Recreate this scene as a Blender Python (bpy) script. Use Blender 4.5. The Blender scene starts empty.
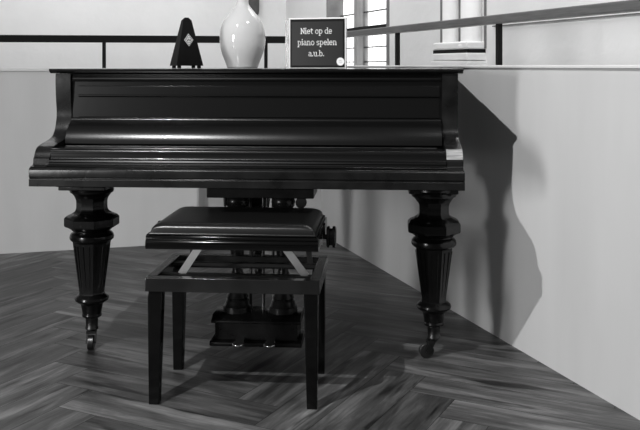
import bpy, bmesh, math, random
from mathutils import Vector, Matrix
R = math.radians
PI = math.pi
random.seed(4)
S = bpy.context.scene
C = S.collection

# ------------------------------------------------------------------ helpers
def mat(name, col=0.5, rough=0.5, metal=0.0, bump=0.0, bscale=40.0, var=0.0, vscale=3.0, coat=0.0, spec=0.5, stretch=(1, 1, 1)):
    m = bpy.data.materials.new(name); m.use_nodes = True
    nt = m.node_tree; b = nt.nodes['Principled BSDF']
    b.inputs['Base Color'].default_value = (col, col, col, 1)
    b.inputs['Roughness'].default_value = rough
    b.inputs['Metallic'].default_value = metal
    b.inputs['Specular IOR Level'].default_value = spec
    b.inputs['Coat Weight'].default_value = coat
    b.inputs['Coat Roughness'].default_value = 0.04
    tc = nt.nodes.new('ShaderNodeTexCoord')
    mp = nt.nodes.new('ShaderNodeMapping'); mp.inputs['Scale'].default_value = stretch
    nt.links.new(tc.outputs['Object'], mp.inputs['Vector'])
    if var > 0:
        n = nt.nodes.new('ShaderNodeTexNoise'); n.inputs['Scale'].default_value = vscale; n.inputs['Detail'].default_value = 6
        nt.links.new(mp.outputs[0], n.inputs['Vector'])
        r = nt.nodes.new('ShaderNodeValToRGB')
        lo, hi = max(0, col * (1 - var)), col * (1 + var)
        r.color_ramp.elements[0].color = (lo, lo, lo, 1); r.color_ramp.elements[0].position = .3
        r.color_ramp.elements[1].color = (hi, hi, hi, 1); r.color_ramp.elements[1].position = .7
        nt.links.new(n.outputs['Fac'], r.inputs['Fac']); nt.links.new(r.outputs['Color'], b.inputs['Base Color'])
    if bump > 0:
        n2 = nt.nodes.new('ShaderNodeTexNoise'); n2.inputs['Scale'].default_value = bscale; n2.inputs['Detail'].default_value = 5
        nt.links.new(mp.outputs[0], n2.inputs['Vector'])
        bp = nt.nodes.new('ShaderNodeBump'); bp.inputs['Strength'].default_value = bump; bp.inputs['Distance'].default_value = 0.01
        nt.links.new(n2.outputs['Fac'], bp.inputs['Height']); nt.links.new(bp.outputs['Normal'], b.inputs['Normal'])
    return m

def obj(name, bm, m, parent=None, smooth=None, bevel=0.0, loc=None, rotz=None):
    bmesh.ops.remove_doubles(bm, verts=bm.verts, dist=1e-6)
    bmesh.ops.recalc_face_normals(bm, faces=bm.faces)
    me = bpy.data.meshes.new(name); bm.to_mesh(me); bm.free()
    for mm in (m if isinstance(m, (list, tuple)) else [m]): me.materials.append(mm)
    o = bpy.data.objects.new(name, me); C.objects.link(o)
    if smooth is not None:
        me.shade_smooth(); me.set_sharp_from_angle(angle=R(smooth))
    if bevel > 0:
        md = o.modifiers.new('bev', 'BEVEL'); md.width = bevel; md.segments = 3; md.limit_method = 'ANGLE'; md.angle_limit = R(35)
        md.harden_normals = False
        if smooth is None:
            me.shade_smooth(); me.set_sharp_from_angle(angle=R(45))
    if parent: o.parent = parent
    if loc: o.location = loc
    if rotz is not None: o.rotation_euler.z = rotz
    return o

def thing(name, label, cat, loc=(0, 0, 0), rotz=0, group=None):
    o = bpy.data.objects.new(name, None); C.objects.link(o); o.empty_display_size = .1
    o.location = loc; o.rotation_euler = (0, 0, rotz); o['label'] = label; o['category'] = cat
    if group: o['group'] = group
    return o

def tag(o, label, cat, group=None):
    o['label'] = label; o['category'] = cat
    if group: o['group'] = group
    return o

def struct(name, bm, m, **k):
    o = obj(name, bm, m, **k); o['kind'] = 'structure'; return o

def box(bm, x0, x1, y0, y1, z0, z1):
    vs = [bm.verts.new((x, y, z)) for x in (x0, x1) for y in (y0, y1) for z in (z0, z1)]
    for f in ((0, 1, 3, 2), (4, 6, 7, 5), (0, 4, 5, 1), (2, 3, 7, 6), (0, 2, 6, 4), (1, 5, 7, 3)):
        bm.faces.new([vs[i] for i in f])
    return vs

def prism_x(bm, prof, x0, x1):            # closed (y,z) profile run along x
    a = [bm.verts.new((x0, y, z)) for y, z in prof]; b = [bm.verts.new((x1, y, z)) for y, z in prof]
    n = len(prof)
    for i in range(n): bm.faces.new((a[i], a[(i + 1) % n], b[(i + 1) % n], b[i]))
    bm.faces.new(a); bm.faces.new(b[::-1])

def prism_z(bm, outline, z0, z1):
    a = [bm.verts.new((x, y, z0)) for x, y in outline]; b = [bm.verts.new((x, y, z1)) for x, y in outline]
    n = len(outline)
    for i in range(n): bm.faces.new((a[i], a[(i + 1) % n], b[(i + 1) % n], b[i]))
    bm.faces.new(a); bm.faces.new(b[::-1])

def lathe(bm, prof, seg=48, cx=0, cy=0, phase=0.0, cap=True):     # prof = (z, r)
    rings = []
    for z, r in prof:
        rings.append([bm.verts.new((cx + r * math.cos(phase + 2 * PI * i / seg), cy + r * math.sin(phase + 2 * PI * i / seg), z)) for i in range(seg)])
    for a, b in zip(rings, rings[1:]):
        for i in range(seg): bm.faces.new((a[i], a[(i + 1) % seg], b[(i + 1) % seg], b[i]))
    if cap:
        bm.faces.new(rings[0]); bm.faces.new(rings[-1][::-1])

def rod(bm, p, q, r, seg=16, r2=None):
    p, q = Vector(p), Vector(q); d = (q - p)
    m = Matrix.Translation((p + q) / 2) @ d.to_track_quat('Z', 'Y').to_matrix().to_4x4()
    bmesh.ops.create_cone(bm, cap_ends=True, segments=seg, radius1=r, radius2=r if r2 is None else r2, depth=d.length, matrix=m)

def bar(bm, p, q, w, t, up=(0, 1, 0)):    # flat bar from p to q, width w, thickness t along up
    p, q = Vector(p), Vector(q); d = (q - p).normalized(); up = Vector(up).normalized(); s = d.cross(up).normalized()
    a = [bm.verts.new(p + s * sx * w / 2 + up * sy * t / 2) for sx, sy in ((-1, -1), (1, -1), (1, 1), (-1, 1))]
    b = [bm.verts.new(q + s * sx * w / 2 + up * sy * t / 2) for sx, sy in ((-1, -1), (1, -1), (1, 1), (-1, 1))]
    for i in range(4): bm.faces.new((a[i], a[(i + 1) % 4], b[(i + 1) % 4], b[i]))
    bm.faces.new(a); bm.faces.new(b[::-1])

def smoothline(pts, n=6, closed=False):   # Catmull-Rom
    out = []; N = len(pts)
    rng = range(N) if closed else range(N - 1)
    for i in rng:
        p0 = pts[(i - 1) % N] if closed or i > 0 else pts[i]
        p1 = pts[i]; p2 = pts[(i + 1) % N]
        p3 = pts[(i + 2) % N] if closed or i < N - 2 else p2
        for k in range(n):
            t = k / n
            out.append(tuple(.5 * (2 * b + (c - a) * t + (2 * a - 5 * b + 4 * c - d) * t * t + (3 * b - a - 3 * c + d) * t ** 3) for a, b, c, d in zip(p0, p1, p2, p3)))
    if not closed: out.append(tuple(pts[-1]))
    return out

# ------------------------------------------------------------------ materials
M = dict(
    lacquer=mat('black_lacquer', .0035, .25, coat=.35, bump=.03, bscale=7, spec=.4),
    lacquer_dull=mat('worn_black_lacquer', .010, .27, bump=.08, bscale=22, spec=.28, var=.5, vscale=14),
    leg_lacquer=mat('leg_lacquer', .0028, .22, bump=.04, bscale=12, spec=.4), frame_lacquer=mat('bench_frame_lacquer', .010, .20, coat=.5, bump=.03, bscale=5, var=.6, vscale=6), lid=mat('lid_lacquer', .006, .13, coat=.3, bump=.01, bscale=6),
    bench=mat('bench_lacquer', .002, .15, coat=.25, spec=.3),
    leather=mat('black_leather', .006, .31, bump=.04, bscale=160, spec=.5),
    plaster=mat('painted_board', .60, .55, var=.045, vscale=2.2, bump=.06, bscale=9, stretch=(2.4, 2.4, .5)),
    white=mat('white_plaster', .80, .8, var=.05, vscale=1.6, bump=.25, bscale=14),
    stone=mat('whitewashed_stone', .80, .8, var=.06, vscale=5, bump=.2, bscale=20),
    pilaster=mat('dark_stone', .09, .8, var=.2, vscale=8), greystone=mat('grey_stone', .33, .8, var=.15, vscale=8),
    cap=mat('white_cap', .72, .5, var=.03),
    steel_black=mat('black_steel', .010, .45),
    darkframe=mat('dark_window_frame', .16, .6, var=.2, vscale=10),
    railwood=mat('grey_wood_rail', .105, .5, var=.22, vscale=10, stretch=(1, 14, 14)),
    metal=mat('bright_steel', .75, .38, metal=1.0, var=.1, vscale=20),
    brass=mat('tarnished_brass', .07, .38, metal=1.0, var=.3, vscale=30),
    matte_black=mat('matte_black', .004, .7, spec=.2), pedal=mat('polished_pedal', .85, .15, metal=1.0),
    painted_glint=mat('streaked_highlight', .34, .35, var=.6, vscale=5, stretch=(3, 30, 60)), ceramic=mat('white_ceramic', .56, .08, coat=.5, var=.02),  # pale streaked colour paints a highlight on the right arm
    ebony=mat('dark_metronome_wood', .002, .5, spec=.1, var=.3, vscale=8, stretch=(6, 6, 1)),
    badge=mat('grey_badge', .60, .4), mark=mat('grey_mark', .30, .5),
    signface=mat('dark_sign_face', .011, .35, var=.1, spec=.15),
    signblack=mat('sign_black_border', .003, .5, spec=.1),
    letters=mat('sign_lettering', .75, .6),
    rubber=mat('black_wheel', .012, .35),
)
def glass():
    m = bpy.data.materials.new('clear_acrylic'); m.use_nodes = True; b = m.node_tree.nodes['Principled BSDF']
    b.inputs['Base Color'].default_value = (.95, .95, .95, 1); b.inputs['Roughness'].default_value = .12
    b.inputs['Transmission Weight'].default_value = .75; b.inputs['IOR'].default_value = 1.3
    return m
M['acrylic'] = glass()
def daylight():
    m = bpy.data.materials.new('daylit_pane'); m.use_nodes = True; nt = m.node_tree; b = nt.nodes['Principled BSDF']
    b.inputs['Base Color'].default_value = (.5, .5, .5, 1); b.inputs['Roughness'].default_value = .2
    tc = nt.nodes.new('ShaderNodeTexCoord'); w = nt.nodes.new('ShaderNodeTexWave'); w.wave_type = 'BANDS'; w.bands_direction = 'X'
    w.inputs['Scale'].default_value = 3.4; w.inputs['Distortion'].default_value = .6
    r = nt.nodes.new('ShaderNodeValToRGB')
    r.color_ramp.elements[0].color = (.62, .62, .62, 1); r.color_ramp.elements[0].position = .0
    r.color_ramp.elements[1].color = (1, 1, 1, 1); r.color_ramp.elements[1].position = .35
    nt.links.new(tc.outputs['Object'], w.inputs['Vector']); nt.links.new(w.outputs['Fac'], r.inputs['Fac'])
    nt.links.new(r.outputs['Color'], b.inputs['Emission Color']); b.inputs['Emission Strength'].default_value = 1.25
    return m
M['pane'] = daylight()

def floor_material():
    m = bpy.data.materials.new('herringbone_oak'); m.use_nodes = True; nt = m.node_tree; b = nt.nodes['Principled BSDF']
    L = nt.links.new
    uv = nt.nodes.new('ShaderNodeUVMap'); uv.uv_map = 'grain'
    at = nt.nodes.new('ShaderNodeAttribute'); at.attribute_name = 'tone'
    mp = nt.nodes.new('ShaderNodeMapping'); mp.inputs['Scale'].default_value = (1.5, 10, 1); L(uv.outputs[0], mp.inputs['Vector'])
    n = nt.nodes.new('ShaderNodeTexNoise'); n.inputs['Scale'].default_value = 1.6; n.inputs['Detail'].default_value = 8; n.inputs['Roughness'].default_value = .62; n.inputs['Distortion'].default_value = .5
    L(mp.outputs[0], n.inputs['Vector'])
    mp2 = nt.nodes.new('ShaderNodeMapping'); mp2.inputs['Scale'].default_value = (4, 90, 1); L(uv.outputs[0], mp2.inputs['Vector'])
    n2 = nt.nodes.new('ShaderNodeTexNoise'); n2.inputs['Scale'].default_value = 1.5; n2.inputs['Detail'].default_value = 4; L(mp2.outputs[0], n2.inputs['Vector'])
    # dark streaks / knots
    mp3 = nt.nodes.new('ShaderNodeMapping'); mp3.inputs['Scale'].default_value = (2.4, 17, 1); L(uv.outputs[0], mp3.inputs['Vector'])
    n3 = nt.nodes.new('ShaderNodeTexNoise'); n3.inputs['Scale'].default_value = 1.1; n3.inputs['Detail'].default_value = 3; L(mp3.outputs[0], n3.inputs['Vector'])
    r3 = nt.nodes.new('ShaderNodeValToRGB'); r3.color_ramp.elements[0].position = .33; r3.color_ramp.elements[0].color = (.16, .16, .16, 1)
    r3.color_ramp.elements[1].position = .42; r3.color_ramp.elements[1].color = (1, 1, 1, 1); L(n3.outputs['Fac'], r3.inputs['Fac'])
    r = nt.nodes.new('ShaderNodeValToRGB')
    r.color_ramp.elements[0].position = .30; r.color_ramp.elements[0].color = (.024, .024, .024, 1)
    r.color_ramp.elements[1].position = .68; r.color_ramp.elements[1].color = (.185, .185, .185, 1)
    e = r.color_ramp.elements.new(.5); e.color = (.072, .072, .072, 1)
    L(n.outputs['Fac'], r.inputs['Fac'])
    def mul(a, bb, f=1.0):
        x = nt.nodes.new('ShaderNodeMix'); x.data_type = 'RGBA'; x.blend_type = 'MULTIPLY'; x.inputs[0].default_value = f
        L(a, x.inputs[6]); L(bb, x.inputs[7]); return x.outputs[2]
    r2 = nt.nodes.new('ShaderNodeValToRGB'); r2.color_ramp.elements[0].color = (.70, .70, .70, 1); r2.color_ramp.elements[0].position = .3
    r2.color_ramp.elements[1].color = (1.15, 1.15, 1.15, 1); r2.color_ramp.elements[1].position = .7; L(n2.outputs['Fac'], r2.inputs['Fac'])
    c = mul(r.outputs['Color'], r2.outputs['Color']); c = mul(c, r3.outputs['Color']); c = mul(c, at.outputs['Color'])
    L(c, b.inputs['Base Color'])
    b.inputs['Roughness'].default_value = .42; b.inputs['Specular IOR Level'].default_value = .3
    bp = nt.nodes.new('ShaderNodeBump'); bp.inputs['Strength'].default_value = .12; bp.inputs['Distance'].default_value = .004
    L(n2.outputs['Fac'], bp.inputs['Height']); L(bp.outputs['Normal'], b.inputs['Normal'])
    return m
M['floor'] = floor_material(); M['gap'] = mat('plank_gap', .012, .8)

# ------------------------------------------------------------------ walls: directions shared by the whole room
F = 874.0
def on(px, c): Z = c / (.3268 + (px - 320) / F); return ((px - 320) / F * Z, Z)     # point of a wall running X = c - .3268 Z
DR = Vector((.3106, -.9505, 0)); NR = Vector((.9505, .3106, 0))   # along the right walls (towards the viewer), outward normal
AZR = math.atan2(DR.y, DR.x)

# floor: herringbone planks
W_, N_ = .15, 5
def make_floor():
    bm = bmesh.new(); uvl = bm.loops.layers.uv.new('grain'); tone = bm.verts.layers.float_color.new('tone')
    gx = Vector((.454, .891)); gy = Vector((-.891, .454)); off = Vector((.951, .309)) * .70
    g = .0008
    def plank(i, j, w, h):
        c = [(i + g / W_, j + g / W_), (i + w - g / W_, j + g / W_), (i + w - g / W_, j + h - g / W_), (i + g / W_, j + h - g / W_)]
        P = [off + gx * (a * W_) + gy * (b * W_) for a, b in c]
        ctr = sum(P, Vector((0, 0))) / 4
        if ctr.x < -4.2 or ctr.x > 4.0 or ctr.y < .3 or ctr.y > 7.0: return
        if ctr.x * .9505 + ctr.y * .3106 > 1.673 + .45: return
        t = random.uniform(.68, 1.35)
        vs = [bm.verts.new((p.x, p.y, 0)) for p in P]
        for v in vs: v[tone] = (t, t, t, 1)
        f = bm.faces.new(vs); f.material_index = 0
        ox, oy = random.uniform(0, 50), random.uniform(0, 50)
        for lp, (a, b) in zip(f.loops, c):
            a, b = (a - i) * W_, (b - j) * W_
            if h > w: a, b = b, a
            lp[uvl].uv = (ox + a, oy + b)
    for k in range(-70, 71):
        for m_ in range(-12, 13):
            plank(k + 2 * N_ * m_, k, N_, 1)
            # vertical plank in column k starts N_ wide band
            plank(k, k - 2 * N_ + 1 + 2 * N_ * m_, 1, N_)
    f = [bm.verts.new(p) for p in ((-6, -2, -.002), (5, -2, -.002), (5, 12, -.002), (-6, 12, -.002))]
    ff = bm.faces.new(f); ff.material_index = 1
    v2 = [bm.verts.new(p) for p in ((-6, -2, -.2), (5, -2, -.2), (5, 12, -.2), (-6, 12, -.2))]
    bm.faces.new(v2[::-1]).material_index = 1
    for i in range(4): bm.faces.new((f[i], v2[i], v2[(i + 1) % 4], f[(i + 1) % 4])).material_index = 1
    me = bpy.data.meshes.new('floor'); bmesh.ops.recalc_face_normals(bm, faces=[x for x in bm.faces if x.material_index == 1])
    for x in bm.faces:
        if x.material_index == 0 and x.normal.z < 0: x.normal_flip()
    bm.to_mesh(me); bm.free(); me.materials.append(M['floor']); me.materials.append(M['gap'])
    o = bpy.data.objects.new('floor', me); C.objects.link(o); o['kind'] = 'structure'
make_floor()

# right half-height wall (local: x along DR, y outward)
def frame_at(p): return (p[0], p[1], 0)
cornerR = (-.000, 5.385)          # on the right wall line, behind the piano
bm = bmesh.new(); box(bm, -.1, 4.6, 0, .26, 0, 1.0225); struct('wall_right', bm, M['plaster'], loc=frame_at((0.0, 5.385)), rotz=AZR)
bm = bmesh.new(); box(bm, -.3, 4.6, -.012, .275, 1.023, 1.033); struct('trim_1', bm, M['cap'], loc=frame_at((0.0, 5.385)), rotz=AZR, bevel=.002)
# left half-height wall, square to the right one (local x along +az74)
AZL = math.atan2(.291, 1.0)
pl = (-.7053, 5.095)              # its visible right end
bm = bmesh.new(); box(bm, -3.2, 0, 0, .26, 0, 1.000); struct('wall_left', bm, M['plaster'], loc=frame_at(pl), rotz=AZL)
bm = bmesh.new(); box(bm, -3.2, .9, -.006, .30, 1.001, 1.018); struct('trim_2', bm, M['cap'], loc=frame_at(pl), rotz=AZL, bevel=.002)
bm = bmesh.new(); box(bm, 0.001, .76, .06, .26, 0, 1.000); struct('wall_back', bm, M['plaster'], loc=frame_at(pl), rotz=AZL)

# outer walls beyond the half-height walls
C2 = 2.60
cor = on(286, C2)
def tpx(px): p = on(px, C2); return ((p[0] - cor[0]) ** 2 + (p[1] - cor[1]) ** 2) ** .5
H2 = 3.6
t0, t1 = tpx(326), tpx(389.5)
bm = bmesh.new()
box(bm, -.3, t0, 0, .30, 0, H2); box(bm, t1, 8.6, 0, .30, 0, H2); box(bm, t0, t1, 0, .30, 0, .95); box(bm, t0, t1, 0, .30, 2.7, H2)
struct('wall_outer_right', bm, M['white'], loc=frame_at(cor), rotz=AZR)
bm = bmesh.new(); box(bm, -4.6, .35, 0, .3, 0, H2); struct('wall_outer_back', bm, M['white'], loc=frame_at(cor), rotz=math.atan2(.325, 1))
# window
wroot = bpy.data.objects.new('window_1', None); C.objects.link(wroot); wroot.location = frame_at(cor); wroot.rotation_euler.z = AZR; wroot['kind'] = 'structure'
D = .13
bm = bmesh.new(); box(bm, t0, t0 + .02, .004, D + .06, .95, 2.7); box(bm, t1 - .16, t1, D - .09, D + .06, .95, 2.7)
box(bm, t0, t1, D - .02, D + .06, .95, .99); box(bm, t0, t1, D - .02, D + .06, 2.66, 2.7)
obj('window_frame', bm, M['darkframe'], wroot)
tm0, tm1 = tpx(345.5), tpx(349.5)
bm = bmesh.new(); prism_z(bm, [(tm0, D + .035), (tm0, .075), (tm1 - .02, .075), (tm1, .10), (tm1 + .01, D + .035)], .95, 2.7)
obj('mullion', bm, M['greystone'], wroot)
bm = bmesh.new(); box(bm, tm0, tm1 + .006, D - .012, D + .045, .95, 2.7); obj('mullion_frame', bm, M['darkframe'], wroot)
bm = bmesh.new(); box(bm, t0 + .02, t1 - .06, D - .07, D + .02, 1.312, 1.350); obj('transom', bm, M['matte_black'], wroot)
bm = bmesh.new()
for z in (1.06, 1.18, 1.47, 1.63, 1.78, 1.93, 2.08, 2.24, 2.4): box(bm, t0, t1, D - .004, D + .02, z, z + .009)
obj('glazing_bar', bm, M['steel_black'], wroot)
bm = bmesh.new(); box(bm, t0, tm0, D + .03, D + .036, .95, 2.7); obj('window_pane', bm, M['pane'], wroot)
bm = bmesh.new(); box(bm, tm1, t1, D + .03, D + .036, .95, 2.7); obj('window_pane', bm, M['pane'], wroot)
# dark pilaster on the back wall, seen behind the vase
bm = bmesh.new(); lathe(bm, [(1.53, .02), (1.56, .05), (1.60, .055), (H2, .055)], 24); struct('trim_3', bm, M['pilaster'], loc=(-.672, 8.88, 0), smooth=40)
# thin ledge line on the outer wall
bm = bmesh.new(); box(bm, 4.3, 8.6, -.012, .0, 1.251, 1.258); struct('trim_4', bm, M['darkframe'], loc=frame_at(cor), rotz=AZR)

# column
tc0, tc1 = tpx(442), tpx(483)
col = thing('column', 'whitewashed stone column of paired shafts on a stepped base by the outer wall', 'column', frame_at(cor), AZR)
bm = bmesh.new()
def vprism(bm, o, z0, z1): prism_z(bm, o, z0, z1)
r1 = (tc1 - tc0)
ta, tb = tpx(451), tpx(486)
for pc, rr in ((459, .056), (479, .062)):
    bm = bmesh.new(); lathe(bm, [(1.135, rr + .018), (1.15, rr + .018), (1.165, rr + .004), (1.175, rr), (H2, rr)], 40, cx=tpx(pc), cy=-.05); obj('shaft', bm, M['stone'], col, smooth=40)
for pa, pb, d in ((443, 446, .02), (461, 465, .03), (485.6, 486.6, .012)):
    bm = bmesh.new(); box(bm, tpx(pa), tpx(pb), -d, .01, 1.13, H2); obj('shade_strip', bm, M['darkframe'], col)  # dark strips painted in for the shadow gaps along the shafts
bm = bmesh.new(); box(bm, ta, tb, -.125, .05, 1.127, 1.172); obj('base', bm, M['stone'], col, bevel=.010)
bm = bmesh.new(); box(bm, ta - .01, tb - .004, -.118, .05, 1.106, 1.127); obj('groove_shade', bm, M['matte_black'], col)  # black band paints the shade between the two base slabs
bm = bmesh.new(); box(bm, ta, tb, -.125, .05, 1.062, 1.106); obj('base', bm, M['stone'], col, bevel=.008)
bm = bmesh.new(); box(bm, ta - .02, tb + .01, -.13, .05, 0, 1.057); obj('plinth', bm, M['stone'], col, bevel=.004)

# right handrail: grey wood on black posts
CR = 1.86
def zr(px): return on(px, CR)
rs, re_ = Vector(zr(334)), Vector(zr(900))
Lr = (re_ - rs).length
rail = thing('handrail', 'grey wooden handrail on black posts above the right half-height wall', 'handrail', (rs.x, rs.y, 1.033), AZR)
bm = bmesh.new(); box(bm, 0, Lr, -.022, .022, .166, .202); obj('rail', bm, M['railwood'], rail, bevel=.006)
for px in (397.5, 499, 655):
    p = Vector(zr(px)); d = (p - rs).length
    bm = bmesh.new(); box(bm, d - .010, d + .010, -.010, .010, 0.0003, .168); obj('post', bm, M['matte_black'], rail)
# left handrail: black steel
rail = thing('handrail', 'flat black steel handrail on thin posts above the left half-height wall', 'handrail', (-2.2, 4.86, 1.018), math.atan2(.145, 1))
bm = bmesh.new(); box(bm, -1.2, 2.16, -.008, .008, .146, .187); obj('rail', bm, M['matte_black'], rail)
for x in (-.3, .975, 1.902):
    bm = bmesh.new(); box(bm, x - .010, x + .010, -.006, .006, .0003, .15); obj('post', bm, M['matte_black'], rail)

# ------------------------------------------------------------------ grand piano
P = thing('grand_piano', 'black grand piano with closed lid and turned legs standing on casters', 'piano', (-.245, 2.78, 0), R(-4))
LQ = M['lacquer']
outline = [(-.697, .245), (-.697, 1.60)] + smoothline([(-.697, 1.60), (-.66, 1.80), (-.52, 1.92), (-.33, 1.95), (-.10, 1.88), (.10, 1.70), (.22, 1.50), (.36, 1.31), (.52, 1.16), (.65, 1.02), (.697, .86)], 5)[1:] + [(.697, .245)]
bm = bmesh.new(); prism_z(bm, outline, .665, 1.004); obj('case', bm, LQ, P, smooth=40)
lo = [(-.715, .56), (-.715, 1.60)] + smoothline([(-.715, 1.60), (-.675, 1.82), (-.52, 1.94), (-.33, 1.97), (-.09, 1.90), (.11, 1.715), (.235, 1.51), (.375, 1.325), (.535, 1.175), (.668, 1.03), (.715, .86)], 5)[1:] + [(.715, .56)]
bm = bmesh.new(); prism_z(bm, lo, 1.0045, 1.021); obj('lid', bm, M['lid'], P, bevel=.003)
bm = bmesh.new()
prism_x(bm, [(.228, 1.0045), (.222, 1.0075), (.218, 1.0095), (.214, 1.012), (.212, 1.0165), (.214, 1.020), (.220, 1.021), (.557, 1.021), (.557, 1.0045)], -.715, .715)
obj('lid_flap', bm, M['lid'], P, smooth=30)
# keybed
bm = bmesh.new()
prism_x(bm, [(0, .640), (0, .664), (.004, .666), (.004, .669), (0, .671), (0, .694), (.004, .699), (.012, .7015), (.5, .7015), (.5, .640)], -.70, .70)
obj('keybed', bm, M['lacquer_dull'], P, bevel=.0015)
# keyslip (moulded rail between the arms)
bm = bmesh.new()
prism_x(bm, [(.016, .7025), (.014, .706), (.018, .709), (.028, .710), (.030, .7155), (.026, .718), (.028, .7225), (.040, .724), (.044, .7285), (.044, .744), (.0435, .751), (.048, .7565), (.056, .758), (.15, .758), (.15, .7025)], -.644, .644)
obj('keyslip', bm, LQ, P, smooth=50)
# fallboard, closed over the keys
fp = [(.2435, .9615), (.237, .9615), (.235, .959), (.2345, .945), (.2345, .931), (.232, .9290), (.232, .9260), (.236, .924), (.2405, .9215), (.2405, .853), (.2435, .851)]
bm = bmesh.new(); prism_x(bm, fp, -.618, .636); fb = obj('fallboard', bm, LQ, P, smooth=35)
lp_ = [(.2435, .8505), (.232, .8505), (.226, .8485), (.223, .845)] + smoothline([(.2225, .8405), (.210, .833), (.192, .818), (.177, .800), (.168, .783), (.163, .7655)], 6) + [(.2435, .7655)]
bm = bmesh.new(); prism_x(bm, lp_, -.640, .640); obj('fallboard_lip', bm, LQ, fb, smooth=35)
# music shelf rail under the lid
bm = bmesh.new()
prism_x(bm, [(.2435, 1.0038), (.228, 1.0038), (.226, 1.001), (.229, .998), (.236, .995), (.2385, .990), (.237, .984), (.232, .980), (.230, .979), (.232, .976), (.2435, .975)], -.640, .640)
obj('shelf_rail', bm, LQ, P, smooth=35)
# arms
ap = [(.2435, 1.0038), (.230, 1.0038)] + smoothline([(.230, 1.0038), (.229, .97), (.233, .92), (.240, .87), (.236, .838), (.221, .806), (.196, .786), (.155, .7765), (.115, .7715), (.080, .7655)], 6)[1:] + \
     [(.066, .7615), (.055, .7545), (.047, .746), (.0425, .738), (.040, .731), (.033, .727), (.032, .712), (.029, .7075), (.010, .7035), (.008, .7018), (.2435, .7018)]
for s in (-1, 1):
    bm = bmesh.new(); prism_x(bm, ap, min(s * .698, s * .645), max(s * .698, s * .645)); obj('arm', bm, M['lacquer_dull'], P, smooth=28)
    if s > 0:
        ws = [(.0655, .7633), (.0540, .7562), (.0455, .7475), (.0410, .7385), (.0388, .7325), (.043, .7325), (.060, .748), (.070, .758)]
        wp = bmesh.new(); prism_x(wp, ws, .6458, .6972); obj('arm_highlight', wp, M['painted_glint'], bpy.data.objects['arm.001'], smooth=50)  # pale shell standing in for a highlight on the rounded arm front
# key dip plate hinge line
bm = bmesh.new(); rod(bm, (-.62, .118, .7605), (.62, .118, .7605), .0022, 10); obj('hinge', bm, M['brass'], P)

def leg_mesh():
    bm = bmesh.new(); o8 = PI / 8
    lathe(bm, [(.6395, .098), (.612, .098), (.607, .092), (.600, .090)], 8, phase=o8)
    lathe(bm, [(.600, .088), (.594, .089), (.588, .083), (.584, .078), (.578, .080), (.571, .078), (.566, .070), (.558, .064), (.552, .060)], 48)
    lathe(bm, [(.552, .061), (.546, .0575), (.537, .0555), (.514, .0555), (.505, .058), (.498, .064)], 8, phase=o8)
    lathe(bm, [(.498, .066), (.493, .074), (.487, .088), (.480, .096), (.476, .0985), (.4515, .0985), (.447, .096), (.441, .082), (.435, .073), (.430, .069)], 8, phase=o8)
    lathe(bm, [(.431, .064), (.427, .066), (.422, .073), (.415, .078), (.407, .0795), (.400, .078), (.394, .072), (.389, .064)], 48)
    lathe(bm, [(.390, .0680), (.205, .0445), (.199, .046), (.195, .049)], 8, phase=o8)
    # raised face panels (fluting)
    for i in range(8):
        a = i * PI / 4
        for k in (-1, 1):
            ta = Vector((-math.sin(a), math.cos(a), 0)); na = Vector((math.cos(a), math.sin(a), 0))
            p = na * .0635 + ta * k * .0115 + Vector((0, 0, .378)); q = na * .0430 + ta * k * .0070 + Vector((0, 0, .222))
            rod(bm, p, q, .0013, 8, .0010)
    lathe(bm, [(.199, .046), (.194, .054), (.189, .0595), (.182, .0615), (.176, .059), (.171, .052), (.165, .043), (.160, .0385)], 48)
    lathe(bm, [(.162, .0395), (.128, .0335), (.122, .0355), (.117, .0345), (.114, .030)], 48)
    return bm
def piano_leg(u, v, swivel):
    l = obj('leg', leg_mesh(), M['leg_lacquer'], P, smooth=24, loc=(u, v, 0))
    bm = bmesh.new(); lathe(bm, [(.116, .0245), (.112, .0255), (.108, .0225), (.080, .0215), (.076, .0235), (.070, .0235), (.066, .017), (.058, .012)], 32)
    obj('caster_socket', bm, M['brass'], l, smooth=35)
    off = Vector((math.cos(swivel), math.sin(swivel), 0)); sd = Vector((-off.y, off.x, 0)); o = off * (.020 if u < 0 else .027)
    bm = bmesh.new()
    bar(bm, (0, 0, .060), o * .9 + Vector((0, 0, .060)), .036, .010, up=(0, 0, 1))
    for k in (-1, 1):
        bar(bm, o * .25 + sd * .015 * k + Vector((0, 0, .062)), o + sd * .015 * k + Vector((0, 0, .024)), .020, .004, up=sd)
    rod(bm, o + sd * .018 + Vector((0, 0, .0265)), o - sd * .018 + Vector((0, 0, .0265)), .005, 12)
    obj('caster_fork', bm, M['brass'], l, smooth=35)
    bm = bmesh.new(); c = o + Vector((0, 0, .0265))
    rod(bm, c + sd * .0115, c - sd * .0115, .0260, 32); obj('caster_wheel', bm, M['rubber'] if u > 0 else M['brass'], l, bevel=.003)
piano_leg(-.617, .375, R(-80)); piano_leg(.624, .355, R(-168)); piano_leg(-.17, 1.50, R(60))

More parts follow.
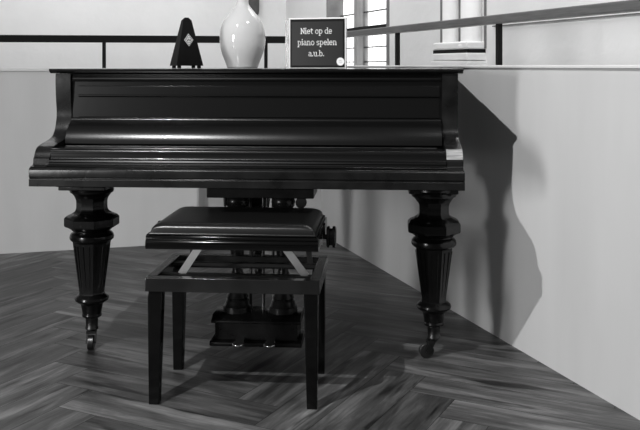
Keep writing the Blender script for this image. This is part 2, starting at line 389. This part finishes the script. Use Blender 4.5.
# pedal lyre
bm = bmesh.new(); box(bm, -.172, .205, .27, .45, .568, .6395); box(bm, -.165, .195, .262, .46, .60, .6395)
ly = obj('lyre', bm, M['lacquer_dull'], P, bevel=.004)
for sx in (-1, 1):
    bm = bmesh.new(); cx = sx * .083 + .006
    lathe(bm, [(.569, .030), (.560, .040), (.545, .043), (.530, .040), (.516, .028), (.508, .020), (.500, .026), (.492, .019), (.44, .022), (.38, .026), (.33, .022), (.30, .018), (.285, .024), (.275, .018), (.255, .022), (.235, .027), (.215, .034), (.203, .040), (.197, .036), (.190, .042), (.176, .045), (.172, .050), (.1525, .051)], 32, cx=cx, cy=.355)
    obj('lyre_post', bm, M['lacquer_dull'], ly, smooth=40)
for x in (-.031, .0145, .050):
    bm = bmesh.new(); rod(bm, (x, .375, .151), (x, .375, .57), .0055, 10); obj('pedal_rod', bm, M['brass'], ly)
bm = bmesh.new()
prism_x(bm, [(.285, .140), (.279, .137), (.277, .131), (.280, .127), (.29, .125), (.435, .125), (.435, .14), (.415, .152), (.305, .152)], -.158, .158)
box(bm, -.146, .146, .29, .43, .066, .127)
prism_x(bm, [(.276, .066), (.270, .062), (.270, .052), (.276, .048), (.435, .048), (.435, .066)], -.162, .162)
obj('pedal_box', bm, M['lacquer_dull'], ly, bevel=.003)
for x in (-.052, .056):
    bm = bmesh.new()
    o_ = smoothline([(-.014, .33), (-.014, .275), (-.018, .245), (-.021, .225), (-.015, .208), (0, .202), (.015, .208), (.021, .225), (.018, .245), (.014, .275), (.014, .33)], 4)
    prism_z(bm, [(x + a, b) for a, b in o_], .068, .077)
    obj('pedal', bm, M['pedal'], ly, bevel=.003)
bm = bmesh.new(); rod(bm, (-.118, .335, .5685), (-.118, .335, .528), .007, 12, .004); obj('lyre_peg', bm, M['steel_black'], ly)
bm = bmesh.new(); rod(bm, (.155, .330, .545), (.155, .342, .545), .020, 20); box(bm, .150, .160, .333, .339, .55, .5685); obj('lyre_peg', bm, M['steel_black'], ly)
bm = bmesh.new(); box(bm, -.040, .022, .390, .41, .47, .5685); obj('lyre_brace', bm, M['lacquer_dull'], ly, bevel=.003)
# hinged knob block seen beside each front leg
for s in (-1, 1):
    bm = bmesh.new(); box(bm, s * .622 - .095, s * .622 + .09, .275, .46, .600, .6395); box(bm, s * .622 - .088, s * .622 + .083, .285, .45, .586, .600); obj('leg_plate', bm, M['lacquer_dull'], P, bevel=.003)

# ------------------------------------------------------------------ piano bench
B = thing('piano_bench', 'black adjustable piano bench with leather seat, steel scissor arms and side knob', 'bench', (-.252, 2.805, 0), R(-4.5))
BL = M['bench']
hw, hd = .266, .176
bm = bmesh.new()
box(bm, -hw, hw, -hd, -hd + .030, .346, .388); box(bm, -hw, hw, hd - .030, hd, .346, .388)
box(bm, -hw, -hw + .030, -hd + .0301, hd - .0301, .346, .388); box(bm, hw - .030, hw, -hd + .0301, hd - .0301, .346, .388)
obj('frame', bm, M['frame_lacquer'], B, bevel=.002)
for sx in (-1, 1):
    for sy in (-1, 1):
        bm = bmesh.new()
        xo, yo = sx * (hw - .006), sy * (hd - .006)
        def sq(w, z, ins): return [bm.verts.new((xo - sx * ins - sx * a, yo - sy * ins - sy * b, z)) for a, b in ((0, 0), (w, 0), (w, w), (0, w))]
        t = sq(.044, .3465, 0); b = sq(.031, 0.0, .003)
        for i in range(4): bm.faces.new((t[i], t[(i + 1) % 4], b[(i + 1) % 4], b[i]))
        bm.faces.new(t); bm.faces.new(b[::-1])
        obj('leg', bm, BL, B, bevel=.002)
# seat base
bm = bmesh.new()
prism_x(bm, [(-.172, .4745), (-.184, .477), (-.188, .484), (-.188, .499), (-.184, .5045), (-.181, .506), (-.184, .5085), (-.181, .516), (-.172, .5195), (.172, .5195), (.184, .512), (.184, .48), (.178, .4745)], -.2625, .2625)
st = obj('seat_board', bm, BL, B, smooth=40, bevel=.003)
# cushion
bm = bmesh.new()
n = 40; grid = []
def cush(a, b):
    # superellipse-like flat top with soft sloping border
    da = 1 - abs(a); db = 1 - abs(b)
    ea = min(1, da * .255 / .050); eb = min(1, db * .172 / .034)
    f = lambda e: (1 - (1 - e) ** 2.6)
    return .519 + .018 * min(1, ea * 8) * min(1, eb * 8) + .0165 * f(ea) * f(eb)
for i in range(n + 1):
    row = []
    for j in range(n + 1):
        a = -math.cos(PI * i / n); b = -math.cos(PI * j / n)
        a = math.copysign(abs(a) ** .8, a); b = math.copysign(abs(b) ** .8, b)
        row.append(bm.verts.new((a * .252, b * .176, cush(a, b))))
    grid.append(row)
for i in range(n):
    for j in range(n): bm.faces.new((grid[i][j], grid[i + 1][j], grid[i + 1][j + 1], grid[i][j + 1]))
cs = obj('cushion', bm, M['leather'], B, smooth=80)
bm = bmesh.new()
cr = [(-.253, -.177), (.253, -.177), (.253, .177), (-.253, .177)]
for i in range(4): rod(bm, (*cr[i], .522), (*cr[(i + 1) % 4], .522), .0035, 10)
obj('piping', bm, M['leather'], cs, smooth=60)
# scissor mechanism
for sx in (-1, 1):
    bm = bmesh.new()
    x0 = sx * .188 + .020; x1 = sx * .128 + .016
    bar(bm, (x1, -.085, .476), (x0 + sx * .008, -.085, .379), .023, .004, up=(0, 1, 0))
    bar(bm, (x1 + sx * -.018, -.084, .469), (x1 + sx * .012, -.084, .469), .012, .008, up=(0, 1, 0))
    rod(bm, (x0 + sx * .004, -.0885, .385), (x0 + sx * .004, -.0805, .385), .005, 12)
    obj('scissor_arm', bm, M['metal'], B, smooth=35)
    bm = bmesh.new()
    bar(bm, (x1 + sx * .06, .07, .4755), (x0 + sx * .008, .07, .378), .018, .004, up=(0, 1, 0)); 
    obj('scissor_arm', bm, M['steel_black'], B)
bm = bmesh.new(); box(bm, -.235, .235, -.100, -.070, .3725, .3815); obj('cross_rail', bm, M['steel_black'], B)
bm = bmesh.new(); box(bm, -.235, .235, .06, .09, .3725, .3815); obj('cross_rail', bm, M['steel_black'], B)
bm = bmesh.new(); rod(bm, (-.225, .0, .466), (.262, .0, .466), .006, 14); obj('spindle', bm, M['metal'], B)
# side knob and left end cap
bm = bmesh.new(); prof = [(0, .008), (.012, .008), (.0121, .030), (.015, .034), (.021, .034), (.0235, .027), (.029, .027), (.0315, .034), (.039, .034), (.042, .029), (.0425, .012)]
lathe(bm, prof, 32)
bm.transform(Matrix.Translation((.2630, -.01, .488)) @ Matrix.Rotation(PI / 2, 4, 'Y')); obj('knob', bm, BL, B, smooth=35)
bm = bmesh.new(); rod(bm, (-.263, .0, .508), (-.272, .0, .508), .022, 24); obj('hinge_cap', bm, BL, B, bevel=.003)
bm = bmesh.new(); rod(bm, (.263, .0, .508), (.271, .0, .508), .022, 24); obj('hinge_cap', bm, BL, B, bevel=.003)

# ------------------------------------------------------------------ vase
ZT = 1.0215
vZ = 3.28; k = vZ / F
prof = [(67.2, 14.5), (66.2, 15.5), (63, 16.6), (61, 17.3), (54.7, 19.8), (50, 21.3), (46, 22.2), (41, 22.8), (37, 22.9), (31.5, 22.6), (26, 21.4), (21.5, 19.7), (17.5, 17.4), (14, 14.6), (11, 12), (7.5, 9), (4.4, 6.9), (0, 5.5), (-6, 4.8), (-14, 4.5), (-24, 4.6), (-31, 5.6), (-34, 7.2), (-35, 7.4)]
pz = [((67.2 - y) * k, r * k) for y, r in prof]
bm = bmesh.new(); pz = smoothline(pz, 4)
lathe(bm, pz, 64, cap=False)
bm.faces.ensure_lookup_table()
lathe(bm, [(pz[-1][0], pz[-1][1]), (pz[-1][0] - .002, pz[-1][1] - .004), (pz[-1][0] - .03, .012), (pz[-1][0] - .2, .012)], 64, cap=False)
lathe(bm, [(0, .001), (0, pz[0][1])], 64, cap=False)
tag(obj('vase', bm, M['ceramic'], loc=((242.5 - 320) / F * vZ, vZ, ZT + .0003), smooth=70), 'glossy white bottle-shaped ceramic vase with narrow neck on the piano lid', 'vase')

# ------------------------------------------------------------------ metronome
mZ = 3.14
T = thing('metronome', 'black pyramid metronome with a light diamond badge standing on the piano lid', 'metronome', ((186.4 - 320) / F * mZ, mZ, ZT + .0003), R(24))
bm = bmesh.new()
def frus(bm, zs):
    rings = [[bm.verts.new((sx * w, sy * d, z)) for sx, sy in ((-1, -1), (1, -1), (1, 1), (-1, 1))] for z, w, d in zs]
    for a, b in zip(rings, rings[1:]):
        for i in range(4): bm.faces.new((a[i], a[(i + 1) % 4], b[(i + 1) % 4], b[i]))
    bm.faces.new(rings[0]); bm.faces.new(rings[-1][::-1])
frus(bm, [(.009, .049, .049), (.172, .0150, .0150), (.182, .006, .006)])
obj('case', bm, M['ebony'], T, bevel=.001)
for sx in (-1, 1):
    for sy in (-1, 1):
        bm = bmesh.new(); lathe(bm, [(0, .0055), (.003, .0075), (.0095, .0065)], 16, cx=sx * .036, cy=sy * .036); obj('foot', bm, M['ebony'], T, smooth=40)
def face_y(z): return -(.049 + (.0150 - .049) * (z - .009) / (.163)) - .0008
zc = .101; 
bm = bmesh.new()
ang = math.atan((.049 - .0150) / .163)
def fpt(x, dz, out): z = zc + dz; return (x, face_y(z) - out, z)
o4 = [(0, .0225), (.0165, 0), (0, -.0225), (-.0165, 0)]
a = [bm.verts.new(fpt(x, z, 0)) for x, z in o4]; b = [bm.verts.new(fpt(x, z, .0018)) for x, z in o4]
for i in range(4): bm.faces.new((a[i], a[(i + 1) % 4], b[(i + 1) % 4], b[i]))
bm.faces.new(a); bm.faces.new(b[::-1]); bd = obj('badge', bm, M['badge'], T)
bm = bmesh.new()
def seg2(bm, pts, w, put):                 # strokes laid on a surface by put(x, z)
    for (x0, z0), (x1, z1) in zip(pts, pts[1:]):
        d = Vector((x1 - x0, z1 - z0)); 
        if d.length < 1e-9: continue
        d.normalize(); s = Vector((-d.y, d.x)) * w / 2; e = d * w * .25
        q = [Vector((x0, z0)) + s - e, Vector((x0, z0)) - s - e, Vector((x1, z1)) - s + e, Vector((x1, z1)) + s + e]
        bm.faces.new([bm.verts.new(put(v.x, v.y)) for v in q])
pf = lambda x, z: fpt(x, z, .0024)
seg2(bm, [(0, .0185), (.0133, 0), (0, -.0185), (-.0133, 0), (0, .0185)], .0016, pf)
seg2(bm, [(-.0080, .0040), (-.0045, -.0045), (0, .0030), (.0045, -.0045), (.0080, .0040)], .0022, pf)
seg2(bm, [(-.0050, .0075), (.0050, .0075)], .0016, pf); seg2(bm, [(-.0040, -.0085), (.0040, -.0085)], .0016, pf)
obj('emblem', bm, M['signblack'], bd)

# ------------------------------------------------------------------ sign
sZ = 3.06; kk = sZ / F
sw, sh = .1035, .1775
G = thing('sign', 'dark sign with white slab-serif Dutch text in a clear-edged holder on the piano lid', 'sign', ((317.6 - 320) / F * sZ, sZ, ZT + .0003), R(-17))
bm = bmesh.new(); box(bm, -sw, sw, -.004, .012, 0, sh); obj('holder', bm, M['letters'], G, bevel=.001)
bm = bmesh.new(); box(bm, -sw - .018, -sw - .0005, .004, .030, 0.0, sh - .004); obj('holder_edge', bm, M['acrylic'], G, bevel=.001)
bx = .0995
bm = bmesh.new(); box(bm, -bx, bx, -.0055, -.0042, .003, sh - .005); obj('border', bm, M['signblack'], G)
bm = bmesh.new(); box(bm, -bx + .006, bx - .006, -.0065, -.0057, .010, sh - .014); obj('face', bm, M['signface'], G)
bm = bmesh.new(); rod(bm, (.0850, -.0072, .0235), (.0850, -.0066, .0235), .0140, 40); dot = obj('sticker', bm, M['letters'], G)
bm = bmesh.new(); seg2(bm, [(.080, .026), (.085, .028), (.090, .0255)], .0012, lambda x, z: (x, -.0075, z)); seg2(bm, [(.080, .0215), (.091, .0215)], .0012, lambda x, z: (x, -.0075, z))
obj('sticker_mark', bm, M['mark'], dot)
# slab-serif stroke letters. x-height 5, ascender 7.4, descender -2.4
def arc(cx, cy, rx, ry, a0, a1, n=14): return [(cx + rx * math.cos(R(a0 + (a1 - a0) * i / n)), cy + ry * math.sin(R(a0 + (a1 - a0) * i / n))) for i in range(n + 1)]
def sf(x, y, l=.85, r=.85): return [(x - l, y), (x + r, y)]
GL = {
 'N': (6.2, [[(1.2, 0), (1.2, 7)], [(1.2, 7), (5, 0)], [(5, 0), (5, 7)], sf(1.2, 0), sf(1.0, 7, .6, .6), sf(5, 7)]),
 'i': (2.6, [[(1.3, 0), (1.3, 5)], sf(1.3, 0), sf(1.3, 5, .95, 0), [(1.3, 6.7), (1.3, 7.5)]]),
 'e': (5.0, [[(.7, 2.6), (4.3, 2.6)], arc(2.5, 2.5, 1.85, 2.5, 0, 315, 22)]),
 't': (3.8, [[(1.5, 6.7), (1.5, 1.2)], arc(2.5, 1.2, 1.0, 1.2, 180, 310), [(.3, 5), (3.3, 5)]]),
 'o': (5.0, [arc(2.5, 2.5, 1.9, 2.5, 0, 360, 26)]),
 'p': (5.4, [[(1.3, 5), (1.3, -2.4)], arc(2.7, 2.5, 1.85, 2.5, 150, -150, 22), sf(1.3, -2.4), sf(1.3, 5, .9, 0)]),
 'd': (5.4, [[(4.2, 7.4), (4.2, 0)], arc(2.6, 2.5, 1.85, 2.5, 30, 330, 22), sf(4.2, 7.4, .9, 0), sf(4.2, 0, 0, .85)]),
 'b': (5.4, [[(1.3, 7.4), (1.3, 0)], arc(2.8, 2.5, 1.85, 2.5, 150, -150, 22), sf(1.3, 7.4, .9, 0)]),
 'a': (4.9, [arc(2.3, 3.5, 1.5, 1.5, 150, 0), [(3.8, 3.5), (3.8, 0)], arc(2.2, 1.5, 1.5, 1.4, 75, 330, 18), [(2.3, 2.9), (3.8, 2.9)], sf(3.8, 0, 0, .85)]),
 'n': (5.6, [[(1.3, 0), (1.3, 5)], arc(2.8, 3.3, 1.5, 1.7, 180, 0), [(4.3, 3.3), (4.3, 0)], sf(1.3, 0, .8, .7), sf(4.3, 0, .7, .8), sf(1.3, 5, .9, 0)]),
 's': (4.4, [arc(2.2, 3.75, 1.45, 1.25, 30, 270), arc(2.2, 1.25, 1.55, 1.25, 90, -150)]),
 'l': (2.6, [[(1.3, 0), (1.3, 7.4)], sf(1.3, 0), sf(1.3, 7.4, .95, 0)]),
 'u': (5.6, [[(1.3, 5), (1.3, 1.7)], arc(2.8, 1.7, 1.5, 1.7, 180, 360), [(4.3, 5), (4.3, 0)], sf(1.3, 5, .9, 0), sf(4.3, 5, .9, 0), sf(4.3, 0, 0, .85)]),
 '.': (2.0, [[(1.0, .1), (1.0, .7)]]), ' ': (2.6, []),
}
def write(line, cx, base, s, name='lettering'):
    w = sum(GL[c][0] for c in line) * s; x = cx - w / 2; bm = bmesh.new()
    for c in line:
        for st_ in GL[c][1]:
            seg2(bm, [(x + a * s, base + b * s) for a, b in st_], (1.25 if c == '.' or (c == 'i' and st_[0][1] > 6) else .95) * s, lambda X, Z: (X, -.0069, Z))
        x += GL[c][0] * s
    for f in bm.faces:
        f.normal_update()
        if f.normal.y > 0: f.normal_flip()
    me = bpy.data.meshes.new(name); bm.to_mesh(me); bm.free(); me.materials.append(M['letters'])
    o = bpy.data.objects.new(name, me); C.objects.link(o); o.parent = G
s_ = .00266
write('Niet op de', -.003, .1215, s_); write('piano spelen', 0.0, .0820, s_); write('a.u.b.', -.003, .0430, s_)

# ------------------------------------------------------------------ light
def look(o, tgt): o.rotation_euler = (Vector(tgt) - o.location).to_track_quat('-Z', 'Y').to_euler()
def spot(loc, tgt, e, r, ang):
    l = bpy.data.lights.new('ceiling_spot', 'SPOT'); l.energy = e; l.shadow_soft_size = r; l.spot_size = R(ang); l.spot_blend = 1
    o = bpy.data.objects.new('ceiling_spot', l); C.objects.link(o); o.location = loc; look(o, tgt); return o
def area(name, loc, tgt, sx, sy, e):
    l = bpy.data.lights.new(name, 'AREA'); l.shape = 'RECTANGLE'; l.size = sx; l.size_y = sy; l.energy = e
    o = bpy.data.objects.new(name, l); C.objects.link(o); o.location = loc; look(o, tgt); return o
spot((-1.40, 1.0, 3.0), (.1, 2.7, .5), 232, .02, 100)
area('glint_fill', (1.0, 1.9, 3.2), (.4, 2.8, 0), .5, .3, 8)  # unseen lamp added to put a highlight on the right arm
area('window_light', (-4.3, -1.20, 1.08), (.5, 2.95, .8), .70, 1.4, 104)
area('back_wall_fill', (-1.2, 6.6, 3.3), (-1.2, 7.6, 1.2), 4.0, 1.2, 50)  # unseen area lamp added to brighten the far back wall
area('passage_fill', (1.55, 4.6, 3.3), (1.7, 4.6, 0), .6, 3.0, 60)  # unseen area lamp added to brighten the outer right wall

w = bpy.data.worlds.new('World'); S.world = w; w.use_nodes = True
w.node_tree.nodes['Background'].inputs[0].default_value = (1, 1, 1, 1); w.node_tree.nodes['Background'].inputs[1].default_value = .06

# ------------------------------------------------------------------ camera
cam = bpy.data.cameras.new('camera'); co = bpy.data.objects.new('camera', cam); C.objects.link(co)
cam.sensor_width = 36; cam.lens = F / 640 * 36; co.location = (0, 0, 1.03); co.rotation_euler = (R(90), 0, 0)
cam.shift_y = -(215 - 66) / 640.0; cam.clip_start = .05
S.camera = co
S.view_settings.view_transform = 'Standard'; S.view_settings.look = 'None'; S.view_settings.exposure = .62; S.view_settings.gamma = 1
